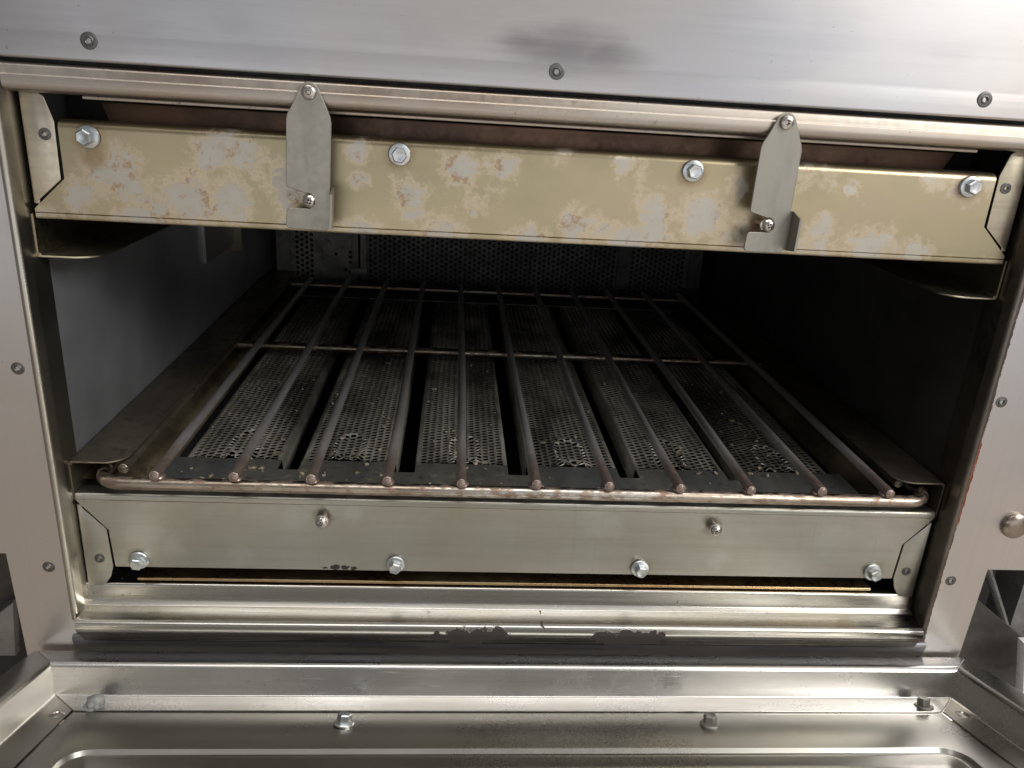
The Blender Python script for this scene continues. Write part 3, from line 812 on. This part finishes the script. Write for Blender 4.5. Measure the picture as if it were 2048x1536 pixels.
# pan sheet with a pressed rectangular recess
bm = NB()
vp = .0446; xr_, vr, rad = .2845, .0905, .016
outer = [(-XG + .0012, vp), (XG - .0012, vp), (XG - .0012, VL), (-XG + .0012, VL)]
def ring_pts(x, v, r, z):
    return [(p[0], p[1], z) for p in fillet([(-x, v), (x, v), (x, VL - .05), (-x, VL - .05)], r, 7, True)]
def rr(x, v, r): return fillet([(-x, v), (x, v), (x, VL - .05), (-x, VL - .05)], r, 7, True)
levels = [(0, H), (.0010, H - .0003), (.0026, H - .0030), (.0040, H - .0036), (.0052, H - .0030), (.0066, H - .0018), (.0085, H - .0020), (.013, H - .0048), (.017, H - .0056), (.022, H - .0060)]
rings = []
for d, z in levels:
    rings.append([bm.verts.new((x, v, z)) for x, v in rr(xr_ - d, vr + d, rad - min(d, .012))])
n = len(rings[0])
for A, B in zip(rings, rings[1:]):
    for k in range(n): bm.faces.new((A[k], A[(k + 1) % n], B[(k + 1) % n], B[k]))
bm.faces.new(rings[-1])
ov = [bm.verts.new((x, v, H)) for x, v in outer]
q = n // 4
for s in range(4):                                       # flat margin: outer corner s fans over its fillet
    seg = [rings[0][(s * q + k) % n] for k in range(q)]
    for k in range(q - 1): bm.faces.new((ov[s], seg[k], seg[k + 1]))
    bm.faces.new((ov[s], seg[-1], rings[0][((s + 1) * q) % n], ov[(s + 1) % 4]))
low = [bm.verts.new((v.co.x, v.co.y, H - .0014)) for v in ov]
for k in range(4): bm.faces.new((ov[k], low[k], low[(k + 1) % 4], ov[(k + 1) % 4]))
door = dfin("door", bm, PAN, body, DO, label="drop-down door hanging open with its inner side up")

# rear rim: top, inner wall, flange; mitred ends
pr = fillet([(.0000, -.050), (.0, .0), (.0200, .0), (.0213, H), (.0436, H)], [0, .0015, .0032, .0026, 0], 6)
def mitre(s):
    def f(p):
        v, z = p
        if v <= .0198: x = XT + (XW - XT) * max(v, 0) / .0198
        elif v <= .0215: x = XW + (XF - XW) * max(0, min(1, z / H))
        else: x = XF + (XG - XF) * (v - .0213) / (.0436 - .0213)
        return s * (x - .0012)
    return f
bm = sheet(NB(), pr, .0012, mitre(-1), mitre(1))
dfin("rear_rim", bm, RIM, door)
for s in (-1, 1):
    ps = fillet([(s * XT, -.050), (s * XT, 0), (s * XW, 0), (s * XF, H), (s * XG, H)], [0, .0015, .0036, .0030, 0], 6)
    def start(p, s=s):
        x, z = abs(p[0]), p[1]
        if z > -.0012 and x >= XW - .004: return max(0, (XT - x)) / (XT - XW) * .0198
        if x > XF + .0008 or z > H + .0020: return .0198 + .0015 * min(1, z / H)
        return .0213 + (XF - x) / (XF - XG) * (.0436 - .0213)
    bm = sheet(NB(), ps, -.0012 * s, lambda p: start(p) + .0003, VL, 1)
    sr = dfin("side_rim", bm, SIDE, door)
# crease in the rear wall, screws and bolts
dbolt = None
def door_bolt(x, v, mat, tilt=(0, 0)):
    bm = bolt_mesh('+Z')
    bmesh.ops.rotate(bm, verts=bm.verts, cent=(0, 0, 0), matrix=Matrix.Rotation(random.uniform(0, 1), 3, 'Z') @ Matrix.Rotation(tilt[0], 3, 'X'))
    bmesh.ops.translate(bm, verts=bm.verts, vec=(x, v, H))
    return dfin("hex_bolt", bm, mat, door)
door_bolt(-.1230, .0605, ZINC, (.1, 0)); door_bolt(.1250, .0615, ZINC_D); door_bolt(.2945, .0352, ZINC_D, (.1, 0))
# burnt-on lump over the left bolt
bm = bolt_mesh('+Z'); bmesh.ops.translate(bm, verts=bm.verts, vec=(-.2925, .0372, H))
for k in range(16):
    a = random.uniform(0, 6.28); r = random.uniform(.001, .0062)
    bmesh.ops.create_icosphere(bm, subdivisions=2, radius=random.uniform(.0018, .0046), matrix=Matrix.Translation((-.2925 + r * math.cos(a), .0372 + r * math.sin(a), H + random.uniform(.001, .0085) * (1 - r / .008))))
o = dfin("hex_bolt", bm, CRUST, door, label="crusted bolt caked in grey residue")
for x, v in ((-.3105, .0497), (.3160, .0481)):
    bm = lathe(NB(), [(.0052, 0), (.0050, .0012), (.0036, .0020), (.0022, .0022), (.0016, .0014), (0, .0014)], 24, (x, v, H), '+Z')
    dfin("flange_screw", bm, SCREW, door)
# outer skin of the door
bm = box(NB(), (-XT - .0005, .002, -.058), (XT + .0005, VL, -.052), .001); dfin("outer_skin", bm, SIDE, door)

# ================================================================ neighbours at the edges
K = empty("equipment_stand", (.43, .06, -.9), "dark equipment stand with a pale brace showing in the gap on the right", "stand", "stands beside the broiler")
bm = prism(NB(), [(.380, -.150), (.400, -.1655), (.480, -.2250), (.62, -.33), (.62, -.9), (.380, -.9)], 1, .042, .050, .001); finish("sloping_guard", bm, DARKP, K)
bm = tube(NB(), [(.4195, .075, -.145), (.4655, .075, -.226)], .0034, 10); finish("brace", bm, GREYP, K)
bm = box(NB(), (.463, .075, -.90), (.505, .11, -.10), .002); finish("post", bm, GREYP, K)
bm = box(NB(), (.36, .16, -.9), (.75, .17, .0)); finish("back_panel", bm, DARK, K)
bm = prism(NB(), [(.4225, -.1830), (.470, -.1840), (.470, -.24), (.4370, -.24)], 1, .010, .020, .001); finish("white_tag", bm, WHITE, K)
K2 = empty("equipment_stand", (-.43, .06, -.9), "blackened equipment stand glimpsed past the lower left corner of the broiler", "stand", "stands beside the broiler")
bm = prism(NB(), [(-.3918, -.1822), (-.4400, -.2250), (-.44, -.2345), (-.3978, -.2345)], 1, .050, .058, .001); finish("foot_plate", bm, GREYP, K2)
bm = box(NB(), (-.75, .16, -.9), (-.36, .17, .0)); finish("back_panel", bm, DARK, K2)
bm = prism(NB(), [(-.3985, -.12), (-.3925, -.185), (-.43, -.205), (-.50, -.24), (-.50, -.12)], 1, .062, .07, .001); finish("sloping_guard", bm, DARKP, K2)

# floor
bm = NB(); vs = [bm.verts.new(q) for q in ((-4, -4, -.90), (4, -4, -.90), (4, 2, -.90), (-4, 2, -.90))]; bm.faces.new(vs)
tag(finish("floor", bm, FLOOR), "brown boarded floor below the broiler", None, "structure")
